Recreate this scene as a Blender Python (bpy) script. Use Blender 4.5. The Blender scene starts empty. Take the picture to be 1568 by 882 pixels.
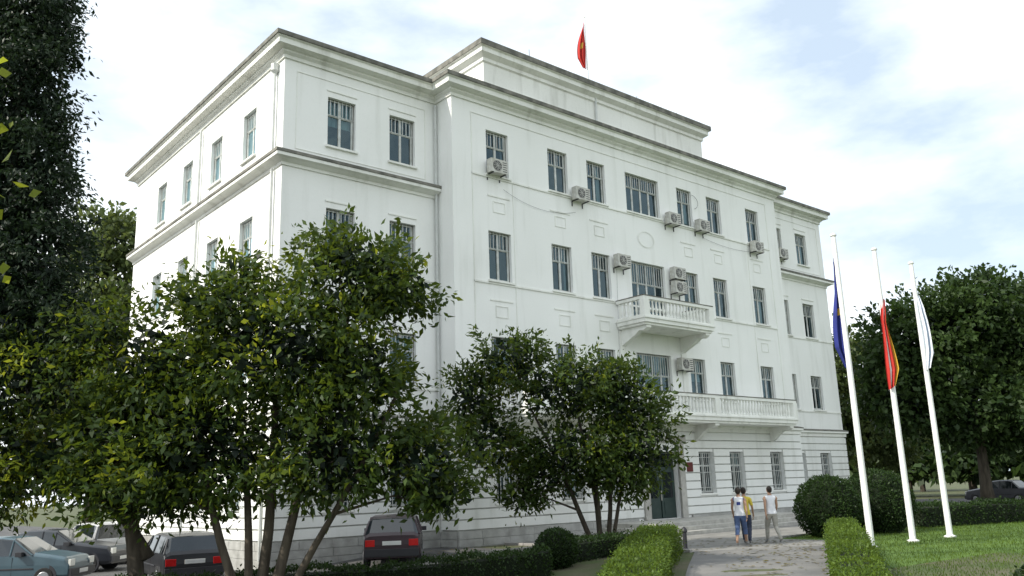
import bpy, bmesh, math, random
import numpy as np
from mathutils import Vector, Matrix
random.seed(7); rng=np.random.default_rng(11)
scn=bpy.context.scene
scn.view_settings.view_transform='Standard'; scn.view_settings.look='None'; scn.view_settings.exposure=0
COL=scn.collection

# ---------------------------------------------------------------- materials
def newmat(name):
    m=bpy.data.materials.new(name); m.use_nodes=True
    nt=m.node_tree; nt.nodes.clear()
    return m,nt,nt.nodes,nt.links
def N(nt,t,**k):
    n=nt.nodes.new(t)
    for a,b in k.items(): setattr(n,a,b)
    return n
def mat(name,c,rough=.7,c2=None,scale=3.0,stretch=(1,1,1),bump=0.0,bscale=40,metal=0,spec=.4,lo=.35,hi=.65,detail=6):
    m,nt,ns,L=newmat(name)
    out=N(nt,'ShaderNodeOutputMaterial'); b=N(nt,'ShaderNodeBsdfPrincipled')
    b.inputs['Roughness'].default_value=rough; b.inputs['Metallic'].default_value=metal
    b.inputs['Specular IOR Level'].default_value=spec
    L.new(b.outputs[0],out.inputs[0])
    tc=N(nt,'ShaderNodeTexCoord')
    if c2 is None: c2=tuple(x*.85 for x in c)
    mp=N(nt,'ShaderNodeMapping'); mp.inputs['Scale'].default_value=stretch
    L.new(tc.outputs['Object'],mp.inputs[0])
    no=N(nt,'ShaderNodeTexNoise'); no.inputs['Scale'].default_value=scale; no.inputs['Detail'].default_value=detail
    L.new(mp.outputs[0],no.inputs['Vector'])
    mr=N(nt,'ShaderNodeMapRange'); mr.inputs[1].default_value=lo; mr.inputs[2].default_value=hi
    L.new(no.outputs[0],mr.inputs[0])
    mx=N(nt,'ShaderNodeMix',data_type='RGBA'); L.new(mr.outputs[0],mx.inputs[0])
    mx.inputs[6].default_value=(*c,1); mx.inputs[7].default_value=(*c2,1)
    L.new(mx.outputs[2],b.inputs['Base Color'])
    if bump>0:
        n2=N(nt,'ShaderNodeTexNoise'); n2.inputs['Scale'].default_value=bscale; n2.inputs['Detail'].default_value=4
        L.new(tc.outputs['Object'],n2.inputs['Vector'])
        bp=N(nt,'ShaderNodeBump'); bp.inputs['Strength'].default_value=bump; bp.inputs['Distance'].default_value=.02
        L.new(n2.outputs[0],bp.inputs['Height']); L.new(bp.outputs[0],b.inputs['Normal'])
    return m
def wallmat(name,base,dirt,amount=.35):
    m,nt,ns,L=newmat(name)
    out=N(nt,'ShaderNodeOutputMaterial'); b=N(nt,'ShaderNodeBsdfPrincipled')
    b.inputs['Roughness'].default_value=.85; b.inputs['Specular IOR Level'].default_value=.2
    L.new(b.outputs[0],out.inputs[0])
    tc=N(nt,'ShaderNodeTexCoord')
    def noise(sc,st,lo,hi,det=6):
        mp=N(nt,'ShaderNodeMapping'); mp.inputs['Scale'].default_value=st
        L.new(tc.outputs['Object'],mp.inputs[0])
        no=N(nt,'ShaderNodeTexNoise'); no.inputs['Scale'].default_value=sc; no.inputs['Detail'].default_value=det
        L.new(mp.outputs[0],no.inputs['Vector'])
        mr=N(nt,'ShaderNodeMapRange'); mr.inputs[1].default_value=lo; mr.inputs[2].default_value=hi
        L.new(no.outputs[0],mr.inputs[0]); return mr.outputs[0]
    a=noise(2.2,(1,1,.12),.53,.8); c=noise(.35,(1,1,1),.4,.7); d=noise(14,(1,1,1),.5,.85)
    def mul(x,y):
        n=N(nt,'ShaderNodeMath',operation='MULTIPLY'); L.new(x,n.inputs[0]); n.inputs[1].default_value=y
        return n.outputs[0]
    def add(x,y):
        n=N(nt,'ShaderNodeMath',operation='ADD',use_clamp=True); L.new(x,n.inputs[0]); L.new(y,n.inputs[1]); return n.outputs[0]
    f=add(add(mul(a,amount),mul(c,amount*.45)),mul(d,amount*.25))
    mx=N(nt,'ShaderNodeMix',data_type='RGBA'); L.new(f,mx.inputs[0])
    mx.inputs[6].default_value=(*base,1); mx.inputs[7].default_value=(*dirt,1)
    L.new(mx.outputs[2],b.inputs['Base Color'])
    n2=N(nt,'ShaderNodeTexNoise'); n2.inputs['Scale'].default_value=30
    L.new(tc.outputs['Object'],n2.inputs['Vector'])
    bp=N(nt,'ShaderNodeBump'); bp.inputs['Strength'].default_value=.15; bp.inputs['Distance'].default_value=.02
    L.new(n2.outputs[0],bp.inputs['Height']); L.new(bp.outputs[0],b.inputs['Normal'])
    return m
def leafmat(name,dark,light,trans,tf=.4):
    m,nt,ns,L=newmat(name)
    out=N(nt,'ShaderNodeOutputMaterial'); b=N(nt,'ShaderNodeBsdfPrincipled')
    b.inputs['Roughness'].default_value=.5; b.inputs['Specular IOR Level'].default_value=.2
    at=N(nt,'ShaderNodeAttribute',attribute_name='rnd')
    mx=N(nt,'ShaderNodeMix',data_type='RGBA'); L.new(at.outputs['Fac'],mx.inputs[0])
    mx.inputs[6].default_value=(*dark,1); mx.inputs[7].default_value=(*light,1)
    L.new(mx.outputs[2],b.inputs['Base Color'])
    tr=N(nt,'ShaderNodeBsdfTranslucent')
    m2=N(nt,'ShaderNodeMix',data_type='RGBA'); m2.inputs[0].default_value=.5
    L.new(mx.outputs[2],m2.inputs[6]); m2.inputs[7].default_value=(*trans,1); L.new(m2.outputs[2],tr.inputs[0])
    ms=N(nt,'ShaderNodeMixShader'); ms.inputs[0].default_value=tf
    L.new(b.outputs[0],ms.inputs[1]); L.new(tr.outputs[0],ms.inputs[2]); L.new(ms.outputs[0],out.inputs[0])
    return m
M={}
M['wall']=wallmat('white_render',(.85,.855,.83),(.54,.55,.50),.36)
M['rust']=wallmat('rusticated_render',(.79,.80,.77),(.48,.49,.44),.48)
M['trim']=wallmat('trim_render',(.82,.825,.78),(.40,.40,.35),.55)
M['cap']=mat('weathered_cap',(.11,.11,.095),.9,(.24,.23,.20),2.5,lo=.4,hi=.7)
M['plinth']=mat('stone_plinth',(.42,.42,.40),.85,(.30,.30,.28),3,bump=.3)
M['joint']=mat('groove_shade',(.36,.37,.34),.95,(.5,.5,.47),3)  # grey that paints shade into the rustication grooves
M['frame']=mat('window_paint',(.60,.62,.60),.5,(.44,.45,.42),4)
M['curtain']=mat('curtain',(.50,.53,.53),.9,(.28,.32,.33),6,stretch=(6,6,.3))
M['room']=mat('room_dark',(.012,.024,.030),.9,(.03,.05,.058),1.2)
M['roof']=mat('roof_felt',(.2,.2,.19),.95)
M['acbody']=mat('ac_casing',(.58,.58,.54),.5,(.42,.41,.36),5)
M['dark']=mat('dark_metal',(.03,.03,.035),.5)
M['subframe']=mat('weathered_subframe',(.10,.095,.085),.7,(.16,.15,.13),5)
M['cable']=mat('cable',(.10,.10,.10),.6)
M['pipe']=mat('downpipe',(.6,.62,.6),.5)
M['door']=mat('door_green',(.02,.04,.035),.35,(.03,.05,.045))
M['stone']=mat('step_stone',(.46,.45,.41),.8,(.34,.33,.3),4,bump=.2)
M['asphalt']=mat('asphalt',(.055,.055,.056),.9,(.095,.093,.09),1.2,bump=.5,bscale=60)
M['path']=mat('path_asphalt',(.12,.12,.118),.9,(.18,.175,.165),.9,bump=.4,bscale=60)
M['paving']=mat('paving',(.24,.235,.22),.85,(.17,.165,.155),1.5,bump=.3)
M['kerb']=mat('kerb',(.38,.37,.35),.85,(.26,.25,.24),3)
M['grass']=mat('grass_ground',(.045,.09,.012),.95,(.085,.15,.022),1.1,bump=.8,bscale=30)
M['earth']=mat('ground_earth',(.05,.075,.02),.95,(.09,.085,.05),.8,bump=.6,bscale=20)
M['bark']=mat('bark',(.035,.028,.02),.9,(.075,.062,.046),8,stretch=(1,1,.2),bump=.8)
M['litter']=mat('leaf_litter',(.16,.11,.03),.9,(.09,.10,.02),9)
M['pole']=mat('pole_white',(.80,.80,.78),.35,(.70,.70,.68),2)
M['blueflag']=mat('flag_blue',(.012,.02,.13),.8,(.02,.03,.19),3)
M['redflag']=mat('flag_red',(.40,.02,.015),.8,(.46,.03,.02),3)
M['gold']=mat('flag_gold',(.55,.35,.04),.7)
M['whiteflag']=mat('flag_white',(.74,.76,.78),.8,(.66,.70,.76),3)
M['ltblue']=mat('flag_light_blue',(.15,.28,.5),.8)
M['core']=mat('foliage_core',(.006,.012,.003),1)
M['plaque']=mat('plaque',(.12,.02,.02),.3)
def glassmat():
    m,nt,ns,L=newmat('window_glass')
    out=N(nt,'ShaderNodeOutputMaterial'); g=N(nt,'ShaderNodeBsdfGlossy'); g.inputs['Roughness'].default_value=.04
    g.inputs['Color'].default_value=(.55,.76,.84,1)
    t=N(nt,'ShaderNodeBsdfTransparent'); t.inputs[0].default_value=(.5,.66,.68,1)
    f=N(nt,'ShaderNodeFresnel'); f.inputs[0].default_value=1.5
    ad=N(nt,'ShaderNodeMath',operation='ADD',use_clamp=True); L.new(f.outputs[0],ad.inputs[0]); ad.inputs[1].default_value=.05
    ms=N(nt,'ShaderNodeMixShader'); L.new(ad.outputs[0],ms.inputs[0]); L.new(t.outputs[0],ms.inputs[1]); L.new(g.outputs[0],ms.inputs[2])
    tc=N(nt,'ShaderNodeTexCoord'); no=N(nt,'ShaderNodeTexNoise'); no.inputs['Scale'].default_value=.9
    L.new(tc.outputs['Object'],no.inputs['Vector'])
    bp=N(nt,'ShaderNodeBump'); bp.inputs['Strength'].default_value=.5; bp.inputs['Distance'].default_value=.08
    L.new(no.outputs[0],bp.inputs['Height']); L.new(bp.outputs[0],g.inputs['Normal'])
    L.new(ms.outputs[0],out.inputs[0]); return m
M['glass']=glassmat()
M['carglass']=mat('car_glass',(.01,.014,.016),.06,(.02,.025,.03),1,spec=.8)
M['tyre']=mat('tyre',(.02,.02,.02),.85)
M['hub']=mat('hubcap',(.35,.35,.36),.35,metal=.6)
M['redlight']=mat('tail_light',(.5,.01,.01),.2)
M['headlight']=mat('head_light',(.7,.7,.66),.15)
M['plate']=mat('number_plate',(.7,.7,.68),.5)
LF={}
LF['a']=leafmat('leaves_mid',(.009,.020,.006),(.048,.085,.017),(.24,.32,.02),.31)
LF['y']=leafmat('leaves_yellow',(.04,.07,.010),(.15,.20,.02),(.52,.54,.04),.45)
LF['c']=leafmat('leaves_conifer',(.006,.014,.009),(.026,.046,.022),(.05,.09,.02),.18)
LF['b']=leafmat('leaves_bush',(.010,.024,.007),(.032,.062,.015),(.08,.13,.02),.22)
LF['h']=leafmat('leaves_hedge',(.030,.06,.010),(.10,.16,.022),(.27,.35,.03),.32)
LF['r']=leafmat('leaves_dark',(.012,.027,.010),(.048,.080,.021),(.11,.19,.03),.24)
LF['f']=leafmat('leaves_far',(.035,.055,.02),(.09,.125,.04),(.25,.3,.06),.3)

# ---------------------------------------------------------------- mesh helpers
def link(name,me,parent=None,loc=(0,0,0),rot=0):
    o=bpy.data.objects.new(name,me); COL.objects.link(o)
    o.location=loc; o.rotation_euler=(0,0,rot)
    if parent: o.parent=parent
    return o
def empty(name,loc=(0,0,0),rot=0):
    return link(name,None,None,loc,rot)
class MB:
    def __init__(s,*mats): s.v=[];s.f=[];s.m=[];s.mats=list(mats)
    def quad(s,pts,m=0):
        i=len(s.v); s.v+= [tuple(p) for p in pts]; s.f.append(tuple(range(i,i+len(pts)))); s.m.append(m)
    def hexa(s,p,m=0):
        i=len(s.v); s.v+=[tuple(q) for q in p]
        for f in ((0,3,2,1),(4,5,6,7),(0,1,5,4),(1,2,6,5),(2,3,7,6),(3,0,4,7)):
            s.f.append(tuple(i+k for k in f)); s.m.append(m)
    def box(s,x0,x1,y0,y1,z0,z1,m=0):
        s.hexa([(x0,y0,z0),(x1,y0,z0),(x1,y1,z0),(x0,y1,z0),(x0,y0,z1),(x1,y0,z1),(x1,y1,z1),(x0,y1,z1)],m)
    def lathe(s,c,prof,seg=8,m=0,axis='z',cap=True):
        i=len(s.v)
        for r,h in prof:
            for k in range(seg):
                a=2*math.pi*k/seg
                if axis=='z': s.v.append((c[0]+r*math.cos(a),c[1]+r*math.sin(a),c[2]+h))
                elif axis=='y': s.v.append((c[0]+r*math.cos(a),c[1]+h,c[2]+r*math.sin(a)))
                else: s.v.append((c[0]+h,c[1]+r*math.cos(a),c[2]+r*math.sin(a)))
        for j in range(len(prof)-1):
            for k in range(seg):
                a=i+j*seg+k; b=i+j*seg+(k+1)%seg
                s.f.append((a,b,b+seg,a+seg)); s.m.append(m)
        if cap:
            s.f.append(tuple(i+k for k in range(seg))[::-1]); s.m.append(m)
            e=i+(len(prof)-1)*seg; s.f.append(tuple(e+k for k in range(seg))); s.m.append(m)
    def tube(s,pts,rad,seg=7,m=0):
        pts=[Vector(p) for p in pts]; i=len(s.v); n=len(pts)
        for j,p in enumerate(pts):
            d=(pts[min(j+1,n-1)]-pts[max(j-1,0)]).normalized()
            a=Vector((0,0,1)).cross(d).normalized() if abs(d.z)<.99 else Vector((1,0,0))
            b=d.cross(a)
            r=rad[j] if hasattr(rad,'__len__') else rad
            for k in range(seg):
                t=2*math.pi*k/seg; s.v.append(tuple(p+a*r*math.cos(t)+b*r*math.sin(t)))
        for j in range(n-1):
            for k in range(seg):
                a=i+j*seg+k; b=i+j*seg+(k+1)%seg
                s.f.append((a,b,b+seg,a+seg)); s.m.append(m)
        s.f.append(tuple(i+k for k in range(seg))[::-1]); s.m.append(m)
        e=i+(n-1)*seg; s.f.append(tuple(e+k for k in range(seg))); s.m.append(m)
    def build(s,name,parent=None,loc=(0,0,0),rot=0,smooth=False,bevel=0,fixn=True):
        me=bpy.data.meshes.new(name); me.from_pydata(s.v,[],s.f)
        for k in s.mats: me.materials.append(k)
        me.polygons.foreach_set('material_index',s.m)
        if fixn:
            bm=bmesh.new(); bm.from_mesh(me); bmesh.ops.recalc_face_normals(bm,faces=bm.faces); bm.to_mesh(me); bm.free()
        if smooth: me.polygons.foreach_set('use_smooth',[True]*len(me.polygons))
        o=link(name,me,parent,loc,rot)
        if bevel:
            b=o.modifiers.new('b','BEVEL'); b.width=bevel; b.segments=1; b.limit_method='ANGLE'
        return o

def ground_z(x):
    t=min(1,max(0,(-1-x)/6)); return -.35*t*t*(3-2*t)

# ---------------------------------------------------------------- building
W=21.394;P=1.035;LW=6.26;S=15.58
BLD=empty('government_building')
class Fr:
    def __init__(s,o,u,n): s.o=Vector(o);s.u=Vector(u);s.n=Vector(n)
    def p(s,u,n,z): return tuple(s.o+s.u*u+s.n*n+Vector((0,0,z)))
def fbox(mb,fr,u0,u1,n0,n1,z0,z1,m=0):
    mb.hexa([fr.p(u0,n0,z0),fr.p(u1,n0,z0),fr.p(u1,n1,z0),fr.p(u0,n1,z0),fr.p(u0,n0,z1),fr.p(u1,n0,z1),fr.p(u1,n1,z1),fr.p(u0,n1,z1)],m)
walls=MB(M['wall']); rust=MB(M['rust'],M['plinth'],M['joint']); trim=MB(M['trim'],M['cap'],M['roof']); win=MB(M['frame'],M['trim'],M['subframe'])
glass=MB(M['glass']); cur=MB(M['curtain']); room=MB(M['room'])
def wall(fr,u0,u1,z0,z1,ops,depth=.24):
    us=sorted({u0,u1,*[o[0] for o in ops],*[o[1] for o in ops]}); zs=sorted({z0,z1,*[o[2] for o in ops],*[o[3] for o in ops]})
    for i in range(len(us)-1):
        for j in range(len(zs)-1):
            a,b,c,d=us[i],us[i+1],zs[j],zs[j+1]; mu,mz=(a+b)/2,(c+d)/2
            if any(o[0]<mu<o[1] and o[2]<mz<o[3] for o in ops): continue
            walls.quad([fr.p(a,0,c),fr.p(b,0,c),fr.p(b,0,d),fr.p(a,0,d)])
    for o in ops:
        a,b,c,d=o[:4]
        for q in ([(a,c),(a,d)],[(b,c),(b,d)],[(a,c),(b,c)],[(a,d),(b,d)]):
            (ua,za),(ub,zb)=q
            walls.quad([fr.p(ua,0,za),fr.p(ub,0,zb),fr.p(ub,-depth,zb),fr.p(ua,-depth,za)])
def window(fr,a,b,c,d,style='n',sill=True):
    w=b-a;h=d-c; f=.05; n0,n1=-.22,-.15
    for q in ((a+.001,a+.028,c+.03,d-.03),(b-.028,b-.001,c+.03,d-.03),(a+.001,b-.001,d-.03,d-.001),(a+.001,b-.001,c+.001,c+.03)):
        fbox(win,fr,q[0],q[1],n0-.004,n1+.012,q[2],q[3],2)
    fbox(win,fr,a+.03,a+f+.025,n0,n1,c+.03,d-.032); fbox(win,fr,b-f-.025,b-.03,n0,n1,c+.03,d-.032)
    fbox(win,fr,a+f+.025,b-f-.025,n0,n1,d-f-.025,d-.032); fbox(win,fr,a+f+.025,b-f-.025,n0,n1,c+.032,c+f+.02)
    f+=.025
    tz=c+h*.66
    k=2 if w<1.6 else 4
    for i in range(1,k):
        x=a+w*i/k; e=.028 if i!=k/2 else .045
        fbox(win,fr,x-e,x+e,n0+.003,n1-.004,c+f,d-f)
    segs=[a+f]+[a+w*i/k for i in range(1,k)]+[b-f]
    for i in range(k):
        x0=segs[i]+(.0 if i==0 else .03); x1=segs[i+1]-(.0 if i==k-1 else .03)
        fbox(win,fr,x0,x1,n0+.004,n1-.006,tz-.035,tz+.035)
        fbox(win,fr,x0,x0+.022,n0+.02,n1-.02,c+f,tz-.035); fbox(win,fr,x1-.022,x1,n0+.02,n1-.02,c+f,tz-.035)
        fbox(win,fr,x0+.022,x1-.022,n0+.02,n1-.02,c+f,c+f+.03)
    if style=='g':
        nb=int(w/.15)
        for i in range(1,nb):
            x=a+w*i/nb
            fbox(win,fr,x-.012,x+.012,-.12,-.10,tz-.02,d-.03)
        fbox(win,fr,a+.01,b-.01,-.125,-.122,tz+.0,tz+.02)
    if style=='bars':
        nb=int(w/.13)
        for i in range(1,nb):
            x=a+w*i/nb; fbox(win,fr,x-.011,x+.011,-.06,-.04,c+.03,d-.03)
        for zz in (c+.25,c+h*.5,d-.25): fbox(win,fr,a,b,-.075,-.062,zz-.012,zz+.012)
    for i in range(k):
        x0,x1=segs[i],segs[i+1]
        for z0,z1 in ((c+f,tz),(tz,d-f)):
            t1,t2=random.uniform(-.012,.012),random.uniform(-.012,.012)
            glass.quad([fr.p(x0,-.185+t1,z0),fr.p(x1,-.185-t1,z0),fr.p(x1,-.185-t1+t2,z1),fr.p(x0,-.185+t1+t2,z1)])
    r=random.random()
    def curt(x0,x1,z0,z1):
        n=max(2,int((x1-x0)/.045)); pr=None
        for i in range(n+1):
            x=x0+(x1-x0)*i/n; nn=-.32+.02*math.sin(i*2.1)
            if pr: cur.quad([fr.p(pr[0],pr[1],z0),fr.p(x,nn,z0),fr.p(x,nn,z1),fr.p(pr[0],pr[1],z1)])
            pr=(x,nn)
    if r<.34: curt(a,a+w*random.uniform(.12,.34),c,d)
    if r<.22 or .4<r<.6: curt(b-w*random.uniform(.12,.3),b,c,d)
    if .66<r<.82: curt(a,b,d-h*random.uniform(.25,.55),d)
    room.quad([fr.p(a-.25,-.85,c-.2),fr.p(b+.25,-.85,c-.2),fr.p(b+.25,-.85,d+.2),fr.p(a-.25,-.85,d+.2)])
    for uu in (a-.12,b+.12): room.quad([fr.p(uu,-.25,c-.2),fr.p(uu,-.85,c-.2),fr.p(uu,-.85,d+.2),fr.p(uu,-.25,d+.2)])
    if sill: fbox(trim,fr,a-.08,b+.08,-.12,.09,c-.075,c-.003)
T4,T3,T2,T1=15.536,11.436,7.37,3.21
FL=[(T4-1.83,T4,'g'),(T3-1.93,T3,'g'),(T2-1.85,T2,'g'),(T1-1.8,T1,'bars')]
w=1.106
cols=[1.64,4.88,7.15,None,W-7.15-w,W-4.88-w,W-1.64-w]
frC=Fr((0,0,0),(1,0,0),(0,-1,0))
ops=[]
for fi,(c,d,s) in enumerate(FL):
    for i,x in enumerate(cols):
        if x is None:
            a,b=W/2-1.128,W/2+1.128
            cc,st=c,s
            if fi in(1,2): cc=c-.85
            if fi==3: cc=.46; a,b=W/2-1.0,W/2+1.0
            ops.append((a,b,cc,d,fi,st))
        else: ops.append((x,x+w,c,d,fi,s))
wall(frC,0,W,0,17.0,ops)
for (a,b,c,d,fi,s) in ops:
    if fi==3 and c<1: continue
    window(frC,a,b,c,d,s)
a,b=W/2-1.0,W/2+1.0
dm=MB(M['door'],M['carglass'],M['stone'],M['plaque'])
fbox(dm,frC,a,b,-.3,-.22,.46,T1)
for i in range(2):
    x0=a+.08+i*.96; x1=x0+.88
    fbox(dm,frC,x0,x1,-.22,-.17,.5,2.5)
    fbox(dm,frC,x0+.15,x1-.15,-.165,-.16,1.3,2.35,1); fbox(dm,frC,x0+.15,x1-.15,-.168,-.155,.65,1.15)
fbox(dm,frC,a+.1,b-.1,-.22,-.18,2.62,3.12,1); fbox(dm,frC,W/2-.02,W/2+.02,-.16,-.12,1.2,1.6,2)
fbox(dm,frC,a-.35,a-.003,.052,.14,.46,3.6,2); fbox(dm,frC,b+.003,b+.35,.052,.14,.46,3.6,2); fbox(dm,frC,a-.45,b+.45,.052,.2,3.603,3.85,2)
fbox(dm,frC,12.25,12.65,.065,.09,2.35,2.75,3); fbox(dm,frC,8.7,9.05,.065,.09,2.3,2.7,3)
dm.build('entrance_door',BLD)
wx=[-4.61,-2.08]
frW=Fr((0,P,0),(1,0,0),(0,-1,0))
for lo,hi,xs in ((-LW,0,wx),(W,W+LW,[W-x-w for x in wx])):
    o=[(x,x+w,c,d,fi,s) for fi,(c,d,s) in enumerate(FL) for x in xs]
    wall(frW,lo,hi,0,17.0,o)
    for q in o: window(frW,*q[:4],q[5])
frL=Fr((-LW,P,0),(0,1,0),(-1,0,0)); frR=Fr((W+LW,P,0),(0,1,0),(1,0,0))
for fr in (frL,frR):
    ys=[3.8-P,6.9-P,10.0-P,13.1-P]
    o=[(y-.55,y+.55,c,d,fi,s) for fi,(c,d,s) in enumerate(FL) for y in ys]
    wall(fr,0,S,0,17.0,o)
    for q in o: window(fr,*q[:4],q[5])
for z0,z1 in ((-.6,0),):
    for q in (((-LW,P),(0,P)),((0,P),(0,0)),((0,0),(3,0)),((-LW,P),(-LW,P+S)),((-LW,P+S),(0,P+S))):
        rust.quad([(*q[0],z0),(*q[1],z0),(*q[1],z1),(*q[0],z1)],1)
walls.quad([(-LW,P+S,0),(W+LW,P+S,0),(W+LW,P+S,17),(-LW,P+S,17)])
walls.quad([(0,0,0),(0,P,0),(0,P,17),(0,0,17)]); walls.quad([(W,0,0),(W,P,0),(W,P,17),(W,0,17)])
trim.quad([(-LW,P,16.95),(W+LW,P,16.95),(W+LW,P+S,16.95),(-LW,P+S,16.95)],2); trim.quad([(0,0,16.96),(W,0,16.96),(W,P,16.96),(0,P,16.96)],2)
OUT=[(-LW,P),(0,P),(0,0),(W,0),(W,P),(W+LW,P),(W+LW,P+S),(-LW,P+S)]
def offs(poly,d):
    n=len(poly);r=[]
    for i in range(n):
        p0,p1,p2=Vector(poly[i-1]),Vector(poly[i]),Vector(poly[(i+1)%n])
        d1=(p1-p0).normalized();d2=(p2-p1).normalized()
        n1=Vector((d1.y,-d1.x));n2=Vector((d2.y,-d2.x))
        r.append(p1+(n1+n2)*d/(1+n1.dot(n2)))
    return r
def sweep(mb,poly,prof,mats,closed=True):
    rings=[[(q.x,q.y,z) for q in offs(poly,o)] for o,z in prof]
    n=len(poly)
    for j in range(len(prof)-1):
        for i in range(n if closed else n-1):
            k=(i+1)%n
            mb.quad([rings[j][i],rings[j][k],rings[j+1][k],rings[j+1][i]],mats[j])
def sweep_open(mb,pts,prof,mats):
    n=len(pts)
    def off(d):
        r=[]
        for i in range(n):
            p=Vector(pts[i])
            if i==0: d1=d2=(Vector(pts[1])-p).normalized()
            elif i==n-1: d1=d2=(p-Vector(pts[i-1])).normalized()
            else: d1=(p-Vector(pts[i-1])).normalized(); d2=(Vector(pts[i+1])-p).normalized()
            n1=Vector((d1.y,-d1.x));n2=Vector((d2.y,-d2.x)); r.append(p+(n1+n2)*d/(1+n1.dot(n2)))
        return r
    rings=[[(q.x,q.y,z) for q in off(o)] for o,z in prof]
    for j in range(len(prof)-1):
        for i in range(n-1): mb.quad([rings[j][i],rings[j][i+1],rings[j+1][i+1],rings[j+1][i]],mats[j])
    for e in (0,n-1): mb.quad([rings[j][e] for j in range(len(prof))],mats[0])
sweep(trim,OUT,[(0,16.5),(.06,16.5),(.06,16.62),(.16,16.70),(.16,16.76),(.42,16.82),(.42,17.0),(.50,17.05),(.53,17.07),(.53,17.22),(.1,17.32),(-.6,17.2)],[0]*7+[1]*4)
prof=[(0,12.62),(.05,12.62),(.05,12.72),(.2,12.80),(.33,12.84),(.33,12.95),(.36,12.96),(.36,13.06),(0,13.13)]
pm=[0]*5+[1]*3
sweep_open(trim,[(-LW,P+S),(-LW,P),(-.02,P)],prof,pm)
sweep_open(trim,[(W+.02,P),(W+LW,P),(W+LW,P+S)],prof,pm)
prof=[(0,4.05),(.10,4.08),(.10,4.22),(.2,4.28),(.2,4.36),(.21,4.365),(.21,4.41),(0,4.48)]
sweep(trim,OUT,prof,[0,0,0,0,0,1,1])
for z in (T4-1.83-.08,T3-1.93-.08):
    fbox(trim,frC,.9,W-.9,.001,.04,z-.07,z-.001)
for z in (T3-1.93-.08,T2-1.85-.08):
    for fr,u0,u1 in ((frW,-LW,-.003),(frW,W+.003,W+LW),(frL,0.003,S),(frR,.003,S)): fbox(trim,fr,u0,u1,.001,.035,z-.07,z-.001)
def rectframe(fr,u0,u1,z0,z1,t=.03,n=.02):
    fbox(trim,fr,u0,u1,.001,n,z1-t,z1); fbox(trim,fr,u0,u1,.001,n,z0,z0+t)
    fbox(trim,fr,u0,u0+t,.001,n,z0+t,z1-t); fbox(trim,fr,u1-t,u1,.001,n,z0+t,z1-t)
for x in (.9,W-.94): fbox(trim,frC,x,x+.04,.001,.022,4.5,16.1)
fbox(trim,frC,.94,W-.94,.001,.022,16.06,16.1)
for x in (2.9,W-2.94): fbox(trim,frC,x,x+.03,.001,.02,4.5,13.5)
for i,x in enumerate(cols):
    if x is None: continue
    for z in (12.2,8.1):
        rectframe(frC,x+.25,x+w-.25,z,z+.45)
        fbox(trim,frC,x+.0,x+w-.0,.001,.025,z+.62,z+.68)
for k in range(28):
    a0=2*math.pi*k/28; a1=2*math.pi*(k+1)/28
    q=[]
    for aa,r in ((a0,1),(a1,1),(a1,.9),(a0,.9)): q.append((aa,r))
    trim.quad([frC.p(W/2+.55*r*math.cos(t),.03,12.55+.38*r*math.sin(t)) for t,r in q])
for fr,xs in ((frW,wx),(frW,[W-x-w for x in wx])):
    for x in xs:
        for z in (15.75,11.65): fbox(trim,fr,x-.05,x+w+.05,.001,.03,z,z+.05)
for fr,u0,u1 in ((frW,-LW+.45,-.5),(frW,W+.5,W+LW-.45)):
    rectframe(fr,u0,u1,13.3,16.15)
def rustic(fr,u0,u1,ops,z0=.56,z1=4.04,ch=.348,pr=.062):
    z=z0
    def cut(a,b):
        segs=[(u0,u1)]
        for o in ops:
            if o[3]>a+.0 and o[2]<b:
                ns=[]
                for s0,s1 in segs:
                    l,r=o[0],o[1]
                    if r<=s0 or l>=s1: ns.append((s0,s1)); continue
                    if l>s0+.03: ns.append((s0,l))
                    if r<s1-.03: ns.append((r,s1))
                segs=ns
        return segs
    while z<z1-.05:
        a,b=z+.024,min(z+ch-.024,z1)
        for s0,s1 in cut(a,b): fbox(rust,fr,s0,s1,.001,pr,a,b)
        for s0,s1 in cut(z-.023,z+.023): fbox(rust,fr,s0+.002,s1-.002,.001,.006,z-.023,z+.023,2)  # grey strip along the groove bottom stands in for its shade
        z+=ch
    segs=[(u0,u1)]
    for o in ops:
        if o[2]<.55: segs=[(u0,o[0]-.36),(o[1]+.36,u1)]
    for s0,s1 in segs:
        x=s0
        for zz0,zz1 in ((-.5,.02),(.03,.27),(.28,.53)):
            x=s0
            while x<s1-.01:
                e=min(x+random.uniform(.9,1.3),s1)
                if s1-e<.3: e=s1
                fbox(rust,fr,x,e-.012,.001,.09+random.uniform(0,.008),zz0,zz1,1); x=e
opC=[o for o in ops if o[4]==3]
opC=[(o[0]-(.36 if o[2]<1 else 0),o[1]+(.36 if o[2]<1 else 0),*o[2:]) for o in opC]
rustic(frC,-.05,W+.05,opC)
for lo,hi,xs in ((-LW-.05,-.093,wx),(W+.093,W+LW+.05,[W-x-w for x in wx])):
    rustic(frW,lo,hi,[(x,x+w,FL[3][0],FL[3][1]) for x in xs])
for fr in (frL,frR): rustic(fr,.003,S,[(y-.55,y+.55,FL[3][0],FL[3][1]) for y in ys])
for fr in (Fr((0,0,0),(0,1,0),(-1,0,0)),Fr((W,0,0),(0,1,0),(1,0,0))): rustic(fr,.003,P-.095,[])
ax0,ax1,ay0,ay1=3.22,W-3.22,1.98,13
AT=[(ax0,ay0),(ax1,ay0),(ax1,ay1),(ax0,ay1)]
sweep(trim,AT,[(0,16.9),(0,18.7),(.05,18.72),(.05,18.82),(0,18.84),(0,19.75),(.08,19.8),(.08,19.95),(.3,20.1),(.3,20.3),(.40,20.34),(.42,20.36),(.42,20.6),(.1,20.68),(-1,20.6)],[0]*10+[1]*4)
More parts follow.
